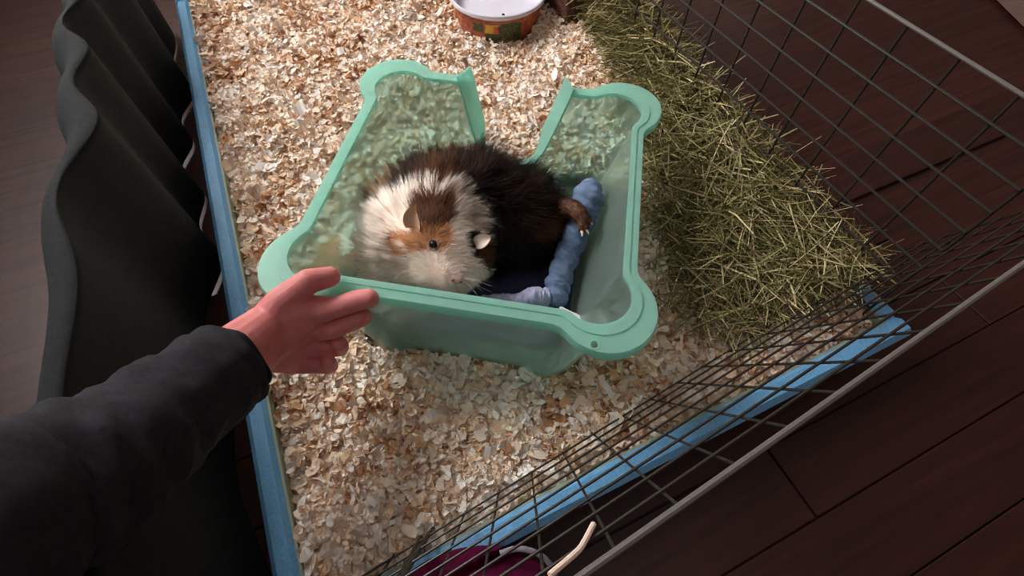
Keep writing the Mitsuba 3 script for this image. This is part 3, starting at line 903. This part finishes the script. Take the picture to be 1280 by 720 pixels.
scene['m_print'] = plastic(mikit.proc(print_fn), 0.4)
band = lathe([(BR * .835, -.004), (BR * .841, -.004), (BR * .932, .044), (BR * .926, .044)]); band.apply_translation([bc[0], bc[1], 0])
obj('printed_band', band, 'm_print', bowl, smooth=35, label='printed side with yellow, red and dark green patches')
for k, (dx, dy) in enumerate(((-.022, -.045), (-.008, -.052), (.010, -.040), (.020, -.054))):
    pe_ = ball([0, 0, 0], .0022, 2, (1.6, 1, .8)); pe_.apply_transform(trimesh.transformations.rotation_matrix(k * 1.1, [0, 0, 1]))
    pe_.apply_translation([bc[0] + dx, bc[1] + dy, .0352])
    obj('food_crumb', pe_, 'm_dark', smooth=True, label=('leftmost tiny dark crumb in the white bowl', 'second tiny dark crumb from the left in the white bowl', 'third tiny dark crumb from the left in the white bowl', 'rightmost tiny dark crumb in the white bowl')[k], cat='crumb', group='crumbs in the food bowl')

# dark wooden hide at the back of the cage
hd = thing('wooden_hide', 'dark reddish brown block in the far corner, half buried beside the bowl', 'hide')
hq = at(742, 34, .0) * [1, 1, 0] + CN * .06 + CE * .012
H_ = frame_mat(hq + np.array([0, 0, 0]), CE, CN, [0, 0, 1])
for nm, s, c in (('side_board', (.012, .11, .09), (-.062, 0, .035)), ('side_board', (.012, .11, .09), (.062, 0, .035)), ('back_board', (.112, .010, .09), (0, .05, .035)), ('front_board', (.112, .010, .09), (0, -.05, .035)), ('roof_board', (.15, .125, .010), (0, 0, .085))):
    b = box(s, c, .0015); b.apply_transform(H_)
    obj(nm, b, 'm_hide', hd)

# ------------------------------------------------------------------ maroon cloth and straw outside the front
cl = thing('cloth', 'dark maroon cloth with pale piping lying under the wire panel at the cage front', 'cloth')
cc = at(600, 745, -.01)
n1, n2 = 60, 60
gu, gw = np.meshgrid(np.linspace(-1, 1, n1), np.linspace(-1, 1, n2), indexing='ij')
ang_ = np.arctan2(gw, gu); rad = np.maximum(np.abs(gu), np.abs(gw)) 
px_ = rad * np.cos(ang_); py_ = rad * np.sin(ang_)
ccen = at(606, 780, .03)
cx_, cy_ = ccen[0] + .082 * px_, ccen[1] + .054 * py_
front = (np.stack([cx_, cy_, 0 * cx_], -1) - CO) @ CN + LIP
low = np.where(front > -.002, .0215, FZ + .003)
dome = np.clip(1 - rad ** 3, 0, 1) ** .4
hz = low * (1 - dome) + dome * (.034 + (meshkit.fbm(np.stack([cx_, cy_, 0 * cx_], -1) * 40, 3, 8) - .5) * .014)
cv = np.stack([cx_, cy_, hz], -1).reshape(-1, 3)
i, j = np.meshgrid(np.arange(n1 - 1), np.arange(n2 - 1), indexing='ij')
cq = np.stack([i * n2 + j, (i + 1) * n2 + j, (i + 1) * n2 + j + 1, i * n2 + j + 1], -1).reshape(-1, 4)
obj('fabric', (cv, cq), 'm_maroon', cl, smooth=True)
pip = spline([at(625, 692, .030), at(645, 686, .028), at(665, 689, .024), at(682, 699, .016), at(692, 714, 0.006), at(696, 735, -.01)], 40)
obj('piping', tube(pip, .0024, 10), 'm_piping', cl, smooth=True, label='pale grey piping')
s_on = lambda X, Y, h: at(X, Y, h)
pn_ = nrm(np.cross(fe, fup)); pn_ = pn_ if pn_ @ (CAM - f0) > 0 else -pn_


def on_panel(X, Y, lift):
    d = FWD + (X - 640) / F_PX * RIGHT - (Y - 360) / F_PX * UP
    return CAM + d * (((f0 - CAM) @ pn_ + lift) / (d @ pn_))


sp_ = spline([on_panel(742, 655, .004), on_panel(731, 676, .0028), on_panel(721, 690, .0026), on_panel(687, 719, .004)], 14)
st = tube(sp_, .0014, 8)
obj('straw', st, 'm_straw', smooth=40, label='single pale straw stalk resting on the front wire panel', cat='straw')

# ------------------------------------------------------------------ dark blanket hung over the cage's left side
bl_o = cage(U0 + .004, -.05)
nb, mb = 160, 40
S, Tt = np.meshgrid(np.linspace(0, 1, nb), np.linspace(0, 1, mb), indexing='ij')
fold = .010 * np.sin(S * 52 + 2 * np.sin(S * 9)) + .008 * np.sin(S * 23 + 1)
zz = -.0452 + .23 * np.clip(Tt / .8, 0, 1)
over = np.clip((Tt - .8) / .2, 0, 1)
out_ = -(0.012 + .05 * np.sin(over * np.pi / 2)) + fold * np.where(Tt < .8, 1, .6)
zz = zz - .09 * (1 - np.cos(over * np.pi / 2))
bp = cage(0, 0) + CE * 0 + (U0 - .045 + out_)[..., None] * CE + (-.30 + 1.36 * S)[..., None] * CN + zz[..., None] * np.array([0, 0, 1.])
i, j = np.meshgrid(np.arange(nb - 1), np.arange(mb - 1), indexing='ij')
bq = np.stack([i * mb + j, (i + 1) * mb + j, (i + 1) * mb + j + 1, i * mb + j + 1], -1).reshape(-1, 4)
bv = bp.reshape(-1, 3); bf = np.vstack([bq[:, [0, 1, 2]], bq[:, [0, 2, 3]]])
bmesh = trimesh.Trimesh(bv, bf, process=False)
bmesh = trimesh.Trimesh(np.vstack([bv, bv - bmesh.vertex_normals * .003]), np.vstack([bf, bf[:, ::-1] + len(bv)]), process=False)
obj('blanket', bmesh, 'm_blanket', smooth=True, label='dark grey blanket hanging in folds over the left side of the cage', cat='blanket')

# ------------------------------------------------------------------ the hand on the tub's front edge, and its forearm
def Hd(X, Y, z, r):
    return (at(X, Y, z), r)


HB = [
    Hd(392, 388, .126, .013),   # 0 palm upper front (index knuckle)
    Hd(384, 410, .104, .0125),  # 1 middle knuckle
    Hd(378, 432, .092, .012),   # 2 ring knuckle
    Hd(372, 452, .080, .011),   # 3 little knuckle
    Hd(338, 402, .128, .017),   # 4 wrist top
    Hd(328, 440, .110, .016),   # 5 wrist bottom
    Hd(420, 384, .130, .0094), Hd(445, 376, .133, .0090), Hd(461, 373, .134, .0084),      # 6-8 index
    Hd(416, 411, .112, .0092), Hd(438, 402, .114, .0089), Hd(453, 396, .115, .0083),      # 9-11 middle
    Hd(412, 434, .090, .0088), Hd(424, 434, .086, .0084), Hd(424, 430, .098, .0074),      # 12-14 ring, curled
    Hd(402, 456, .078, .0080), Hd(412, 457, .074, .0076), Hd(410, 452, .086, .0066),      # 15-17 little
    Hd(352, 378, .140, .013), Hd(385, 352, .150, .0105), Hd(412, 346, .144, .0088),       # 18-20 thumb over the rim
    Hd(150, 560, .185, .030)]   # 21 forearm
HL = [(0, 1, 4, 5), (1, 2, 4, 5), (2, 3, 5), (0, 6), (6, 7), (7, 8), (1, 9), (9, 10), (10, 11), (2, 12), (12, 13), (13, 14), (3, 15), (15, 16), (16, 17), (4, 18, 0), (18, 19), (19, 20), (4, 5, 21)]
hand_t = smooth_body(hull_chain(HB, HL, 18), .003, 10)
person = thing('person', 'hand in a dark sleeve reaching in from the left, fingers on the tub rim', 'person')
obj('hand', hand_t, 'm_skin', person, smooth=True, label='pink-skinned hand')
wa = (HB[4][0] + HB[5][0]) / 2
fd = nrm(HB[21][0] - wa)
ELB, SHO = at(-60, 690, .23), at(-60, 690, .23) + np.array([-.10, -.24, .12])
sl_pts = [wa + fd * .035, wa + fd * .05, wa + fd * .09, HB[21][0], HB[21][0] * .5 + ELB * .5, ELB, ELB * .55 + SHO * .45, SHO]
sl = roll(sl_pts, [.034, .036, .037, .041, .046, .052, .058, .062], 1.0, n=150, sides=40, pucker=11, seed=3, amp=.05, wrinkle=.06)
obj('sleeve', sl, 'm_sleeve', person, smooth=True, label='dark grey sleeve')
